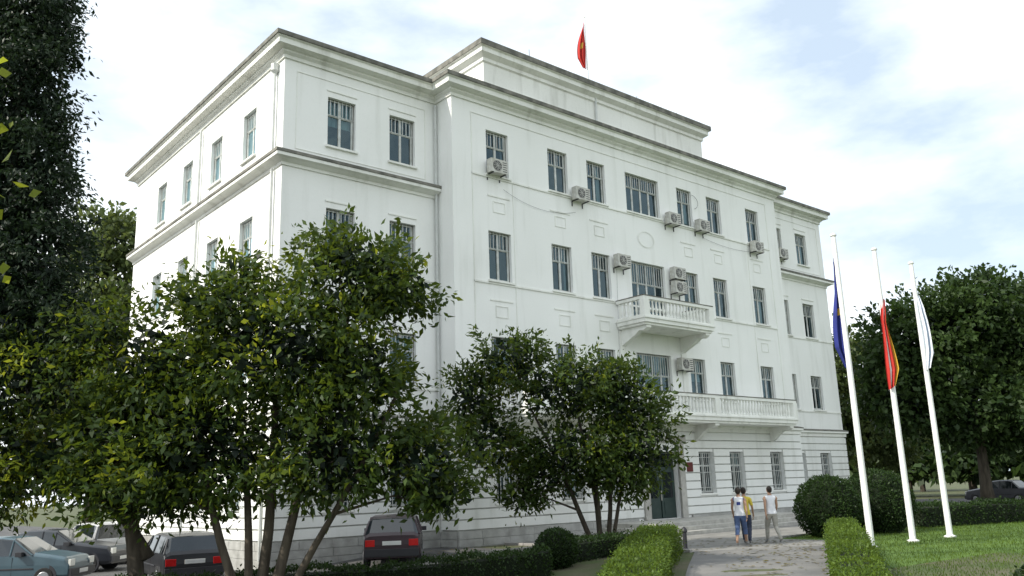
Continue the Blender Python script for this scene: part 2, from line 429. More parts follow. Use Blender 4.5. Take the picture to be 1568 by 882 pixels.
trim.quad([(ax0,ay0,20.55),(ax1,ay0,20.55),(ax1,ay1,20.55),(ax0,ay1,20.55)],2)
sweep(trim,[(x,y) for x,y in [(ax0-1.2,ay0-1.0),(ax1+1.2,ay0-1.0),(ax1+1.2,ay1+1),(ax0-1.2,ay1+1)]],[(0,17.0),(0,17.70),(.08,17.73),(.08,17.86),(-.3,17.9)],[0,0,1,1])
def balcony(x0,x1,pr,zf,zt,corb,name):
    b=MB(M['trim'],M['cap'])
    fbox(b,frC,x0,x1,.052,pr,zf-.16,zf); fbox(b,frC,x0+.08,x1-.08,.052,pr-.08,zf-.26,zf-.163)
    fbox(b,frC,x0-.04,x1+.04,.052,pr+.05,zf+.003,zf+.07)
    def rail(u0,u1,n0,n1):
        fbox(b,frC,u0,u1,n0,n1,zt-.12,zt); fbox(b,frC,u0-.01,u1+.01,n0-.01,n1+.01,zt+.002,zt+.045,1)
        fbox(b,frC,u0+.02,u1-.02,n0+.02,n1-.02,zf+.072,zf+.16)
    rail(x0,x1,pr-.2,pr); rail(x0,x0+.2,.065,pr-.213); rail(x1-.2,x1,.065,pr-.213)
    piers=[x0+.14,x1-.14]+[c for c in corb if x0+1<c<x1-1]
    for c in piers: fbox(b,frC,c-.16,c+.16,pr-.215,pr+.015,zf+.071,zt-.122)
    def bal(u,n):
        h=zt-.12-zf-.16; z=zf+.16
        o=frC.p(u,n,z); b.lathe(o,[(.05,0),(.05,.05),(.035,.08),(.062,h*.35),(.032,h*.8),(.05,h-.06),(.05,h)],6)
    u=x0+.42
    while u<x1-.36:
        if all(abs(u-c)>.22 for c in piers): bal(u,pr-.1)
        u+=.225
    for s in (x0+.1,x1-.1):
        nn=.2
        while nn<pr-.3: bal(s,nn); nn+=.225
    for c in corb:
        pf=[(.052,zf-.262),(pr-.12,zf-.262),(pr-.12,zf-.36),(pr-.3,zf-.46),(pr-.55,zf-.44),(pr-.8,zf-.6),(.25,zf-.85),(.052,zf-.95)]
        i=len(b.v)
        for du in (-.13,.13): b.v+=[frC.p(c+du,n,z) for n,z in pf]
        k=len(pf); b.f.append(tuple(range(i,i+k))); b.m.append(0); b.f.append(tuple(range(i+k,i+2*k))[::-1]); b.m.append(0)
        for j in range(k): b.f.append((i+j,i+(j+1)%k,i+k+(j+1)%k,i+k+j)); b.m.append(0)
        fbox(b,frC,c-.15,c+.15,pr-.32,pr-.115,zf-.34,zf-.265)
    b.build(name,BLD)
balcony(8.4,13.0,1.6,8.5,9.42,[8.75,12.65],'upper_balcony')
balcony(2.1,19.3,1.35,4.62,5.55,[2.5,8.3,13.1,18.9],'lower_balcony')
for u in (8.55,12.55): fbox(trim,frC,u-.02,u+.32,.001,.06,5.0,8.2)
st=MB(M['stone'])
for i,(e,z) in enumerate(((0,.45),(.34,.30),(.68,.15))):
    if i==0: st.box(7.0-e,17.0+e,-2.6-e,-.102,0.0,z)
    else:
        st.box(7.0-e,17.0+e,-2.6-e,-2.6-e+.338,0,z); st.box(7.0-e,7.0-e+.338,-2.6-e+.34,-.102,0,z); st.box(17+e-.338,17+e,-2.6-e+.34,-.102,0,z)
st.build('entrance_steps',BLD,bevel=.012)
pp=MB(M['pipe'])
def dp(x,y,z0,z1,r=.055): pp.lathe((x,y,0),[(r,z0),(r,z1)],8)
dp(-LW-.1,P+.55,13.1,16.4); dp(-LW-.1,P+.55,0,12.6); dp(-LW-.1,8.4,13.1,16.4); dp(-LW-.1,8.4,0,12.6); dp(10.0,ay0-.08,17.2,20.0); dp(W+.1,P-.12,4.5,16.4); dp(-.1,P-.12,4.5,16.4)
pp.lathe((-LW-.1,P+.55,16.1),[(.06,0),(.15,.1),(.15,.35)],8)
pp.build('downpipes',BLD,smooth=False)
an=MB(M['dark'])
for x,y,h in ((6.2,2.3,.9),(16.8,2.4,.7),(13.4,2.2,.6)): an.lathe((x,y,20.55),[(.012,0),(.012,h)],5)
an.build('roof_antennas',BLD)
cb=MB(M['cable'])
def cable(p,q,sag):
    pts=[]
    for i in range(13):
        t=i/12; pts.append((p[0]+(q[0]-p[0])*t,-.05,p[1]+(q[1]-p[1])*t-sag*4*t*(1-t)))
    cb.tube(pts,.006,4)
cable((2.4,13.2),(6.3,13.0),.35); cable((8.6,10.9),(8.4,6.2),-.05); cable((14.9,13.3),(18.7,13.2),.12)
cb.tube([(14.2+.45*math.cos(t),-.06,15.0+.35*math.sin(t)) for t in np.linspace(-1.2,1.6,10)],.01,4)
cable((12.5,6.8),(13.0,4.7),.02)
cb.build('cables',BLD)
walls.build('walls',BLD,fixn=False); rust.build('rustication',BLD,bevel=.0); trim.build('cornices_and_trim',BLD,fixn=False)
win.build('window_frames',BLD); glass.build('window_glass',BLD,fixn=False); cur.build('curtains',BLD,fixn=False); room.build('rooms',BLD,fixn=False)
def flagpole(loc,h,r,name='flagpole',taper=.66):
    e=empty(name,loc)
    p=MB(M['pole'],M['gold']); p.lathe((0,0,0),[(r*1.9,0),(r*1.9,.05),(r,.08),(r*taper,h)],12); p.lathe((0,0,h),[(r*.5,0),(r*1.0,.04),(r*1.0,.09),(r*.2,.13)],10,1 if r<.03 else 0)
    p.build('pole',e,smooth=False); return e
def limpflag(e,mats,zt,length,width,bands,rot=0,pleat=5,seed=1,x0=.03):
    f=MB(*mats); rr=random.Random(seed); nu,nv=26,30
    grid=[]
    ph=rr.random()*6
    for j in range(nv+1):
        v=j/nv; row=[]
        wd=width*(.22+.78*math.sin(min(1,v*1.3)*math.pi/2))*(1-.55*max(0,v-.8)/.2)
        for i in range(nu+1):
            u=i/nu
            x=x0*min(1,v*4)+.03+wd*u+.025*math.sin(6*v+ph+u*3); y=-.10*min(1,v*5)*(x0<0)+.07*math.sin(u*pleat*math.pi+ph+v*1.6)*(.4+.6*v)*min(1,u*4)
            z=zt-length*(v*(1-.14*u)+.10*u)
            row.append((x,y,z))
        grid.append(row)
    for j in range(nv):
        for i in range(nu):
            f.quad([grid[j][i],grid[j][i+1],grid[j+1][i+1],grid[j+1][i]],bands(i/nu,j/nv))
    return f.build('flag',e,rot=rot,smooth=True,fixn=False)
e=flagpole((10.3,2.6,20.55),4.1,.045); limpflag(e,[M['redflag'],M['gold']],3.9,2.6,.42,lambda u,v:1 if (.35<u<.6 and .4<v<.55) else 0,rot=math.radians(160),seed=3)

# ---------------------------------------------------------------- AC units
def ac(x,z,y=-.05):
    b=MB(M['acbody'],M['dark'])
    b.box(-.40,.40,-.36,-.08,-.27,.27,0)
    b.lathe((-.1,-.362,0),[(.215,-.012),(.215,.0)],18,1,axis='y')
    for r in (.07,.13,.19):
        for k in range(18):
            a0=2*math.pi*k/18; a1=2*math.pi*(k+1)/18
            b.quad([(-.1+rr*math.cos(t),-.38,rr*math.sin(t)) for t,rr in ((a0,r),(a1,r),(a1,r+.012),(a0,r+.012))],0)
    for k in range(4):
        t=k*math.pi/4; c,s=math.cos(t),math.sin(t)
        b.hexa([(-.1+c*.2*sx-s*.006*sy,yy,s*.2*sx+c*.006*sy) for yy in (-.384,-.379) for sx,sy in ((-1,-1),(1,-1),(1,1),(-1,1))],0)
    for k in range(5): b.box(.16,.36,-.364,-.3605,-.2+k*.09,-.17+k*.09,1)
    for xx in (-.3,.3): b.box(xx-.02,xx+.02,-.36,.045,-.31,-.273,1); b.box(xx-.02,xx+.02,.02,.045,-.5,-.313,1)
    b.box(.402,.42,-.25,-.12,-.15,.1,1)
    return b.build('air_conditioner',None,loc=(x,y,z))
for x,z in ((1.95,13.95),(6.45,13.75),(12.4,13.75),(14.6,13.8),(19.0,13.45),(8.75,11.2),(12.45,11.15),(12.45,10.5),(12.45,7.0)): ac(x,z)
ac(W+1.55,13.95,P-.05)

# ---------------------------------------------------------------- ground
def sheet(name,x0,x1,y0,y1,dz,m,nx=24):
    b=MB(m); xs=sorted(set(list(np.linspace(max(x0,-8),min(x1,0),nx)) if x0<0 and x1>-8 else [])|{x0,x1})
    for i in range(len(xs)-1):
        a,c=xs[i],xs[i+1]
        b.quad([(a,y0,ground_z(a)+dz),(c,y0,ground_z(c)+dz),(c,y1,ground_z(c)+dz),(a,y1,ground_z(a)+dz)])
    return b.build(name,fixn=False)
sheet('ground',-900,900,-900,900,0,M['earth'])
sheet('street',-28,.4,-3.2,70,.006,M['asphalt'])
sheet('far_road',36,52,-60,60,.006,M['asphalt'])
sheet('forecourt_paving',1.9,30,-7.3,-.1,.010,M['paving'])
sheet('forecourt_paving_side',1.9,7.4,-10.4,-7.3,.010,M['paving'])
sheet('lawn',7.45,36,-40,-7.35,.008,M['grass'])
def strip(name,L,R,dz,m,n=10):
    b=MB(m)
    for i in range(len(L)-1):
        for k in range(n):
            t0,t1=k/n,(k+1)/n
            q=[]
            for A,t in ((L,t0),(R,t0),(R,t1),(L,t1)):
                x=A[i][0]*(1-t)+A[i+1][0]*t; y=A[i][1]*(1-t)+A[i+1][1]*t
                q.append((x,y,ground_z(x)+dz))
            b.quad(q)
    return b.build(name,fixn=False)
strip('path',[(2.0,-8.3),(-4.3,-12.9),(-26,-30)],[(5.6,-10.5),(-2.7,-15.1),(-22,-30.5)],.016,M['path'])
strip('lawn_side',[(5.8,-10.45),(-2.4,-15.1),(-21.6,-30.5)],[(7.44,-10.45),(7.44,-15.1),(7.44,-40)],.012,M['grass'])
def kerb(name,pts,wd=.12,h=.12):
    b=MB(M['kerb'])
    for i in range(len(pts)-1):
        p,q=Vector(pts[i]),Vector(pts[i+1]); d=(q-p); L=d.length; d/=L; nrm=Vector((-d.y,d.x))*wd/2
        n=max(1,int(L/1.0))
        for k in range(n):
            a=p+d*(L*k/n+.006); c=p+d*(L*(k+1)/n-.006)
            za,zc=ground_z(a.x),ground_z(c.x)
            b.hexa([(*(a-nrm),za-.05),(*(c-nrm),zc-.05),(*(c+nrm),zc-.05),(*(a+nrm),za-.05),(*(a-nrm),za+h),(*(c-nrm),zc+h),(*(c+nrm),zc+h),(*(a+nrm),za+h)])
    return b.build(name,bevel=.01)
kerb('kerb',[(-28,-3.25),(.4,-3.25)]); kerb('kerb',[(1.85,-.2),(1.85,-8.3)],h=.08); kerb('kerb',[(7.45,-7.33),(30,-7.33)],h=.08)

# ---------------------------------------------------------------- foliage
def leaves(name,Pt,out,size,aspect,rnd,m,parent=None,loc=(0,0,0),rot=0,droop=.25):
    n=len(Pt)
    a=rng.normal(size=(n,3))+out*1.0; a[:,2]-=droop; a/=np.linalg.norm(a,axis=1)[:,None]
    b=rng.normal(size=(n,3)); b-=a*(a*b).sum(1)[:,None]; b/=np.linalg.norm(b,axis=1)[:,None]
    c=np.cross(a,b); L=size[:,None]; Wd=L*aspect*.5
    v=np.stack([Pt,Pt+a*L*.45+b*Wd+c*L*.05,Pt+a*L-c*L*.08,Pt+a*L*.45-b*Wd+c*L*.05],1).reshape(-1,3)
    me=bpy.data.meshes.new(name); me.vertices.add(4*n); me.vertices.foreach_set('co',v.astype(np.float32).ravel())
    me.loops.add(4*n); me.loops.foreach_set('vertex_index',np.arange(4*n,dtype=np.int32))
    me.polygons.add(n); me.polygons.foreach_set('loop_start',np.arange(0,4*n,4,dtype=np.int32))
    me.materials.append(m)
    at=me.attributes.new('rnd','FLOAT','FACE'); at.data.foreach_set('value',np.clip(rnd,0,1).astype(np.float32))
    me.update(calc_edges=True)
    return link(name,me,parent,loc,rot)
def crown(lobes,dens,per,csig,leaf,spray=.2,reach=.32):
    Pt=[];O=[];Rn=[];cent=[]
    for (cx,cy,cz,rx,ry,rz) in lobes:
        area=(rx*rz+ry*rz+rx*ry)/3*4*math.pi
        k=max(4,int(area*dens))
        d=rng.normal(size=(k,3)); d/=np.linalg.norm(d,axis=1)[:,None]
        sp=rng.random(k)<spray
        sp&=d[:,2]>-.5
        r=.42+.55*rng.random(k)**.6; r=np.where(sp,.98+reach*rng.random(k),r)
        c=np.array([cx,cy,cz])+d*np.array([rx,ry,rz])*r[:,None]
        tone=rng.random(k)
        for q in range(k):
            m_=int(per*(.4+1.1*rng.random())); s=csig*(.7+.6*rng.random())
            if sp[q]:
                # a shoot: leaves strung along an outward, upward-curving twig
                m_=int(m_*.55); ln=csig*(2.2+1.6*rng.random()); dr=d[q]+np.array([0,0,.6*rng.random()])+rng.normal(size=3)*.25; dr/=np.linalg.norm(dr)
                t=rng.random(m_)-.6; off=dr[None]*(t*ln)[:,None]+rng.normal(size=(m_,3))*s*.34
            else:
                off=rng.normal(size=(m_,3))*np.array([s,s,s*.7]); off[:,2]-=.3*np.abs(off[:,0])*rng.random()
            Pt.append(c[q]+off); O.append(np.repeat(d[q][None],m_,0)); Rn.append(tone[q]*.65+.35*rng.random(m_))
        cent.append(c)
    return np.concatenate(Pt),np.concatenate(O),np.concatenate(Rn),np.concatenate(cent)
def tree(name,loc,stems,lobes,m,leaf=.16,aspect=.42,dens=2.2,per=46,csig=.24,rot=-40.5,twigs=60,droop=.25,sunlit=0,fill=60,spray=.2,reach=.32):
    z=ground_z(loc[0]); e=empty(name,(loc[0],loc[1],z),math.radians(rot))
    Pt,O,Rn,C=crown(lobes,dens,per,csig,leaf,spray,reach)
    sz=leaf*(.6+.8*rng.random(len(Pt)))
    if sunlit:  # paler leaf clumps, weighted sunward, paint sunlight into the crown
        g=np.sin(Pt[:,0]*2.1+1)+np.sin(Pt[:,2]*2.7)+np.sin(Pt[:,1]*2.3)-.12*Pt[:,0]
        msk=((g>1.2)&(rng.random(len(Pt))<sunlit*4))|(rng.random(len(Pt))<sunlit*.25)
        leaves('foliage_sunlit',Pt[msk],O[msk],sz[msk],aspect,Rn[msk],LF['y'],e,droop=droop)
        Pt,O,sz,Rn=Pt[~msk],O[~msk],sz[~msk],Rn[~msk]
    leaves('foliage',Pt,O,sz,aspect,Rn,m,e,droop=droop)
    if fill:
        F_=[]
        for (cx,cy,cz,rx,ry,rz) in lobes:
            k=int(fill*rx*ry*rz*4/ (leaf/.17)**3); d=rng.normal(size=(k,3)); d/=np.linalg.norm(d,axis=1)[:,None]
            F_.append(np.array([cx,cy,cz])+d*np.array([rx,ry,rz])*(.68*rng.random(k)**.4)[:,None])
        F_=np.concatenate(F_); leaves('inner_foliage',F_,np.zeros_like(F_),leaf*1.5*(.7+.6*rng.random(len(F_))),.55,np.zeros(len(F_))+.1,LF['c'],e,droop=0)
    t=MB(M['bark'])
    ends=[]
    for base,top,r in stems:
        b=Vector(base);tp=Vector(top); pts=[];rad=[]
        for i in range(8):
            f=i/7; p=b.lerp(tp,f); p+=Vector((math.sin(f*5+base[0]*9)*.06,math.cos(f*4+base[1]*7)*.06,0))*min(1,f*4)
            pts.append(p);rad.append(r*(1-.62*f)*(1.35 if i==0 else 1))
        pts[0].z-=.15; t.tube(pts,rad,8); ends.append((pts,rad))
    lim=[]
    for (cx,cy,cz,rx,ry,rz) in lobes:
        c=Vector((cx,cy,cz)); best=min(((pp-c).length+ (3 if pp.z>c.z-.2 else 0),i,j) for i,(pts,rad) in enumerate(ends) for j,pp in enumerate(pts) if j>=2)
        p=ends[best[1]][0][best[2]]; r=ends[best[1]][1][best[2]]*.6
        mid=p.lerp(c,.5)+Vector((0,0,.15)); pts=[p,p.lerp(mid,.5),mid,mid.lerp(c,.5),c]; rad=[r,r*.8,r*.6,r*.45,r*.3]
        t.tube(pts,rad,6); lim.append((pts,r))
    idx=rng.choice(len(C),min(twigs,len(C)),replace=False)
    for q in idx:
        c=Vector(C[q]); pts,r=min(lim,key=lambda L_:(L_[0][3]-c).length); p=pts[random.choice((2,3,4))]
        mid=p.lerp(c,.5)+Vector((0,0,-.05)); t.tube([p,mid,c],[r*.35,r*.22,r*.08],4)
    t.build('trunk',e,smooth=True)
    return e
def hedge(name,pts,wd,h,m,leaf=.06,dens=420):
    e=empty(name); c=MB(M['core']); Pt=[];O=[]
    for i in range(len(pts)-1):
        p,q=Vector(pts[i]),Vector(pts[i+1]); d=q-p; L=d.length; d/=L; nr=Vector((-d.y,d.x)); n=max(1,int(L/.6))
        for k in range(n):
            a=p+d*L*k/n; b=p+d*L*(k+1)/n; hw=wd/2-.06
            za,zb=ground_z(a.x),ground_z(b.x)
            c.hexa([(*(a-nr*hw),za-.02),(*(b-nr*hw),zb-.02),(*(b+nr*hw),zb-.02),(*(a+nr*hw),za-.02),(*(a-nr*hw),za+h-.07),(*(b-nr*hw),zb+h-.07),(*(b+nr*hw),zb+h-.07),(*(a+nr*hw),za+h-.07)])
        for sd,area in ((0,L*wd),(1,L*h),(-1,L*h)):
            k=int(area*dens*(1.5 if sd==0 else 1)); t=rng.random(k)*L; u=rng.random(k)
            wob=.045*np.sin(t*2.1+sd)+.03*np.sin(t*7.7)+.02*np.sin(t*17)
            if sd==0: x=(u-.5)*wd; z=np.full(k,h)+wob
            else: x=np.full(k,sd*wd/2)+wob*sd; z=u*h
            stray=np.where(rng.random(k)<.05,rng.random(k)*.13,0)
            x=x+rng.normal(size=k)*.03+(stray*sd); z=z+rng.normal(size=k)*.03+(stray if sd==0 else 0)
            X=p.x+d.x*t+nr.x*x; Y=p.y+d.y*t+nr.y*x
            Z=z+np.array([ground_z(v) for v in X]); Pt.append(np.stack([X,Y,Z],1))
            o=np.zeros((k,3))
            if sd==0:o[:,2]=1
            else:o[:,0]=nr.x*sd;o[:,1]=nr.y*sd
            O.append(o)
    for (P0,dr) in ((pts[0],-1),(pts[-1],1)):
        p=Vector(P0); d=(Vector(pts[1])-Vector(pts[0])).normalized() if dr<0 else (Vector(pts[-1])-Vector(pts[-2])).normalized()
        nr=Vector((-d.y,d.x)); k=int(wd*h*dens); x=(rng.random(k)-.5)*wd; z=rng.random(k)*h; g=ground_z(p.x)
        Pt.append(np.stack([p.x+nr.x*x+d.x*dr*.03*rng.random(k),p.y+nr.y*x+d.y*dr*.03*rng.random(k),z+g],1)); O.append(np.repeat(np.array([[d.x*dr,d.y*dr,.2]]),k,0))
    Pt=np.concatenate(Pt);O=np.concatenate(O)
    rn=.5+.5*np.sin(Pt[:,0]*2.3+Pt[:,1]*1.7)*.5+rng.normal(size=len(Pt))*.25
    leaves('leaves',Pt,O,leaf*(.6+.8*rng.random(len(Pt))),.55,rn,m,e,droop=0)
    c.build('dark_core',e); return e  # solid near-black box core behind the hedge leaves
def roundbush(name,loc,rx,rz,m,leaf=.06,n=7000,base=.0):
    z0=ground_z(loc[0]); e=empty(name,(loc[0],loc[1],z0))
    d=rng.normal(size=(n,3)); d/=np.linalg.norm(d,axis=1)[:,None]
    cz=rz*.92+base
    wob=1+.04*np.sin(d[:,0]*7+d[:,2]*5)+.035*np.sin(d[:,1]*11)+rng.normal(size=n)*.03
    Pt=d*wob[:,None]*np.array([rx,rx,rz])+np.array([0,0,cz]); k=Pt[:,2]>.02
    rn=.5+.25*np.sin(d[:,0]*9)+rng.normal(size=n)*.25
    leaves('leaves',Pt[k],d[k],(leaf*(.6+.8*rng.random(n)))[k],.55,rn[k],m,e,droop=0)
    c=MB(M['core']); c.lathe((0,0,cz),[(rx*.92*math.cos(t),rz*.92*math.sin(t)) for t in np.linspace(-1.35,1.5,9)],16); c.build('dark_core',e); return e  # solid near-black rounded core behind the bush leaves

lob1=[(1.9,0,6.9,1.4,1.3,1.15),(1.5,0,7.8,.7,.7,.5),(-.9,.2,6.4,1.4,1.4,1.1),(-.6,.1,7.3,.6,.6,.5),(.5,-.2,5.3,2.1,1.7,1.5),(-2.3,.3,5.2,1.6,1.4,1.3),(2.95,.2,6.7,.9,.9,.7),(2.1,-.3,4.8,1.05,1.2,1.2),
 (1.5,0,3.2,2.1,1.6,1.3),(-1.3,.2,3.3,2.2,1.6,1.4),(3.3,.1,2.9,1.15,1.1,.95),(-3.1,.4,3.7,1.5,1.3,1.5),(4.0,0,2.2,.75,.7,.5),(-2.4,0,2.3,1.3,1.1,.6)]
tree('broadleaf_tree',(-10.0,-6.5),[((-.35,0,0),(-1.8,.2,4.6),.11),((0,.1,0),(.4,0,5.4),.13),((.25,-.1,0),(1.7,.1,5.5),.12),((.5,.05,0),(2.9,-.1,4.3),.09),((-.1,-.1,0),(-.7,.2,5.3),.10)],lob1,LF['a'],leaf=.18,aspect=.44,dens=2.7,per=48,csig=.24,twigs=140,sunlit=.14,fill=38,spray=.22)
lob0=[(-2.6,0,4.9,1.6,1.5,1.4),(-1.2,0,6.0,1.0,1.0,.8),(-3.2,0,3.1,1.8,1.5,1.2),(-1.5,.2,3.0,1.6,1.4,1.0),(.2,.2,4.3,1.4,1.2,1.4),(-4.2,0,5.2,1.4,1.4,1.5),(-.2,0,2.8,1.2,1.2,.9)]
tree('broadleaf_tree',(-11.7,-4.4),[((0,0,0),(-.8,0,4.6),.20),((.1,.1,1.2),(-2.6,.1,4.2),.12)],lob0,LF['a'],leaf=.17,dens=2.5,per=46,csig=.26,twigs=60,sunlit=.24,fill=36,spray=.2)
lob2=[(-2.5,0,5.75,1.3,1.2,1.0),(-3.8,0,4.7,.9,1.0,1.2),(-3.2,.1,3.3,1.3,1.2,1.2),(-.9,0,4.8,1.6,1.4,1.2),(.8,0,4.45,1.4,1.3,1.2),(1.3,0,3.1,1.25,1.2,1.4),(-.8,-.1,3.0,1.8,1.3,1.1),(-1.9,0,2.2,1.1,.9,.7),(.6,0,2.3,1.3,1.0,.8),(.3,0,5.2,.8,.8,.6),(-2.3,0,1.6,.7,.6,.35)]
tree('small_tree',(.9,-5.8),[((-.15,0,0),(-1.9,0,4.2),.085),((0,.05,0),(-.5,.1,4.4),.09),((.12,0,0),(.6,0,4.0),.08),((.2,-.05,0),(1.1,.1,3.0),.07),((-.05,-.08,0),(-.2,-.1,3.4),.07)],lob2,LF['a'],leaf=.17,dens=2.9,per=46,csig=.21,twigs=110,sunlit=.07,fill=36,spray=.24)
tree('cypress_tree',(-14.1,-1.5),[((-.3,0,0),(-.3,0,13),.28)],[(-.1,0,15.2,1.0,1.2,2.4),(-.1,0,12.6,1.25,1.3,2.2),(0,0,10.0,1.4,1.4,2.0),(.1,0,7.9,1.6,1.5,1.7),(.3,0,6.2,1.8,1.6,1.3),(-1.6,0,11,1.2,1.4,3.4),(-1.8,0,14.5,1.0,1.2,2.6)],LF['c'],leaf=.14,aspect=.4,dens=5.0,per=60,csig=.18,twigs=20,droop=.7,fill=50,spray=.18,reach=.2)
tree('maple_tree',(-17.5,-13.9),[((-1.2,0,0),(-.6,0,6.5),.22)],[(.35,0,6.3,.85,.9,.5),(.3,.2,5.6,.9,.9,.4),(-1,0,7.0,1.6,1.5,1.2),(.4,.1,4.9,.6,.7,.25)],LF['y'],leaf=.15,aspect=.85,dens=1.5,per=16,csig=.2,twigs=40,droop=.5,fill=0,spray=.1)
lobR=[(-2.3,0,9.6,2.8,3,2.7),(.8,0,10.7,3.0,3,2.8),(3.4,0,8.6,3.1,3,3.1),(-3.6,0,6.4,2.6,2.8,2.3),(.8,0,5.6,4,3.4,2.4),(5,0,6,3,3,2.4),(4.6,0,11.2,1.8,2,1.6),(-4.4,0,8.4,1.5,1.6,1.3)]
tree('plane_tree',(34.7,-3.3),[((0,0,0),(0,0,8),.36)],lobR,LF['r'],leaf=.33,aspect=.6,dens=1.1,per=75,csig=.48,twigs=30,fill=34,spray=.2,reach=.3)
tree('plane_tree',(42,8),[((0,0,0),(0,0,8),.3)],[(0,0,10,2.3,2.3,2.6),(-.3,0,6.8,2.6,2.6,2.4),(1.5,0,4.5,3,3,2)],LF['f'],leaf=.36,aspect=.6,dens=.9,per=60,csig=.5,twigs=20,fill=20)
tree('plane_tree',(-4.6,27),[((0,0,0),(0,0,14),.4)],[(0,0,17,2.2,2.2,2.0),(-.6,0,14,2.8,2.6,2.6),(-1,0,10,3,3,3),(-1.5,0,6,3,3,2.6)],LF['f'],leaf=.34,aspect=.6,dens=.9,per=60,csig=.5,twigs=20,fill=20)
def belt(name,pts,h,m,n=26000,leaf=.8,z0=1.5):
    P_=[];O_=[]
    segs=[(Vector(pts[i]),Vector(pts[i+1])) for i in range(len(pts)-1)]
    tot=sum((b-a).length for a,b in segs)
    for a,b in segs:
        k=int(n*(b-a).length/tot); t=rng.random(k); L=(b-a).length
        hh=h*(.72+.18*np.sin(t*L*.35+a.x)+.12*np.sin(t*L*.9+1)); z=z0+(hh-z0)*rng.random(k)**.8
        dpt=rng.normal(size=k)*2.2*np.sqrt(np.clip(1-(z/hh)**3,0,1))
        d=(b-a).normalized()
        X=a.x+(b.x-a.x)*t-d.y*dpt; Y=a.y+(b.y-a.y)*t+d.x*dpt
        P_.append(np.stack([X,Y,z],1)); O_.append(np.zeros((k,3)))
    P_=np.concatenate(P_);O_=np.concatenate(O_)
    rn=.5+.5*np.sin(P_[:,0]*.8+P_[:,2]*.9)*.6+rng.normal(size=len(P_))*.2
    e=empty(name); leaves('foliage',P_,O_,leaf*(.6+.8*rng.random(len(P_))),.6,rn,m,e,droop=0)
    t=MB(M['bark'])
    for a,b in segs:
        for k in range(int((b-a).length/5)):
            p=a.lerp(b,(k+.5)/max(1,int((b-a).length/5))); t.lathe((p.x,p.y,0),[(.3,-.4),(.2,h*.6)],6)
    t.build('trunks',e)
belt('distant_trees',[(55,-45),(62,-20),(60,5),(55,30)],9.5,LF['r'],n=26000)
belt('distant_trees',[(80,-60),(88,-10),(78,50)],12,LF['f'],n=16000,leaf=1.1)
belt('distant_trees',[(-60,22),(-38,34),(-14,46)],9,LF['f'],n=20000,leaf=.8)

hedge('hedge',[(-15.5,-3.9),(-9.1,-5.3),(-6.0,-6.9),(-3.5,-8.2)],.8,.60,LF['b'],leaf=.07,dens=520)
hedge('hedge',[(1.2,-7.75),(-4.9,-12.3),(-11,-17.3)],1.0,.66,LF['h'],leaf=.055,dens=700)
hedge('hedge',[(5.6,-10.75),(-2.2,-15.35),(-9.5,-19.8)],.66,.66,LF['h'],leaf=.05,dens=800)
hedge('hedge',[(14.5,-8.6),(26,-13.5),(30,-18)],1.0,.75,LF['b'],leaf=.09,dens=300)
hedge('hedge',[(-2.3,-7.3),(1.0,-6.6)],.7,.5,LF['b'],leaf=.07,dens=420)
roundbush('clipped_bush',(-2.7,-7.7),.5,.48,LF['b'],n=5000)
roundbush('clipped_bush',(8.9,-8.5),1.0,1.0,LF['b'],leaf=.075,n=13000)
roundbush('clipped_bush',(11.4,-8.9),1.12,1.08,LF['b'],leaf=.075,n=14000)
roundbush('clipped_bush',(-6.0,-20.2),.66,.62,LF['b'],leaf=.05,n=9000)
roundbush('clipped_bush',(22,-12.2),.9,.85,LF['b'],leaf=.09,n=6000)
roundbush('clipped_bush',(25.5,-12.6),1.0,.95,LF['b'],leaf=.09,n=6000)
n=80000
X=rng.uniform(-8,22,n);Y=rng.uniform(-24,-7.6,n)
ok=((X>7.5)|((Y<-11.2+(X-5.8)*.57-.1)))&(X<20)
X,Y=X[ok],Y[ok]; P_=np.stack([X,Y,np.array([ground_z(x) for x in X])+.01],1); O_=np.zeros_like(P_);O_[:,2]=3
leaves('grass',P_,O_,.06*(.6+.9*rng.random(len(X))),.2,.5+.5*np.sin(X*1.1+np.sin(Y*.9)*2)*.6+rng.normal(size=len(X))*.25,LF['h'],droop=0)
# fallen leaves on path, street and forecourt
lt=MB(M['litter'])
for k in range(900):
    t=rng.random(); x=-6+13*t+rng.normal()*.8; y=-16.2+7.6*t+rng.normal()*1.0
    if k%2: x=rng.uniform(-14,7); y=rng.uniform(-3,-.3) if x<1 else rng.uniform(-9.5,-3.5)
    z=ground_z(x)+.024; a=rng.random()*6.28; l=.05+.04*rng.random(); c,s=math.cos(a)*l,math.sin(a)*l
    lt.quad([(x-c,y-s,z),(x+s*.4,y-c*.4,z+.012),(x+c,y+s,z+.004),(x-s*.4,y+c*.4,z+.01)])
lt.build('fallen_leaves',fixn=False)

# ---------------------------------------------------------------- flagpoles
R_=math.radians
e=flagpole((5.0,-11.9,0),8.75,.092,taper=.72); limpflag(e,[M['blueflag'],M['gold']],8.2,3.4,.36,lambda u,v:1 if (.4<u<.62 and .42<v<.48) else 0,rot=R_(140),seed=1,x0=-.12)
e=flagpole((7.6,-11.8,0),8.75,.092,taper=.72); limpflag(e,[M['redflag'],M['gold']],7.4,3.0,.34,lambda u,v:1 if (u>.85 or (.35<u<.5 and .4<v<.6)) else 0,rot=R_(-40),seed=2,x0=-.18)
e=flagpole((9.8,-11.9,0),8.6,.092,taper=.72); limpflag(e,[M['whiteflag'],M['ltblue']],7.8,2.7,.38,lambda u,v:1 if (.45<u<.6) else 0,rot=R_(-40),seed=5,x0=-.08)
b=MB(M['dark']); b.lathe((0,0,0),[(.09,0),(.09,.05),(.06,.08),(.06,.5),(.085,.52),(.085,.56),(.07,.6),(.03,.66)],12); b.build('bollard',loc=(2.1,-7.9,.01))

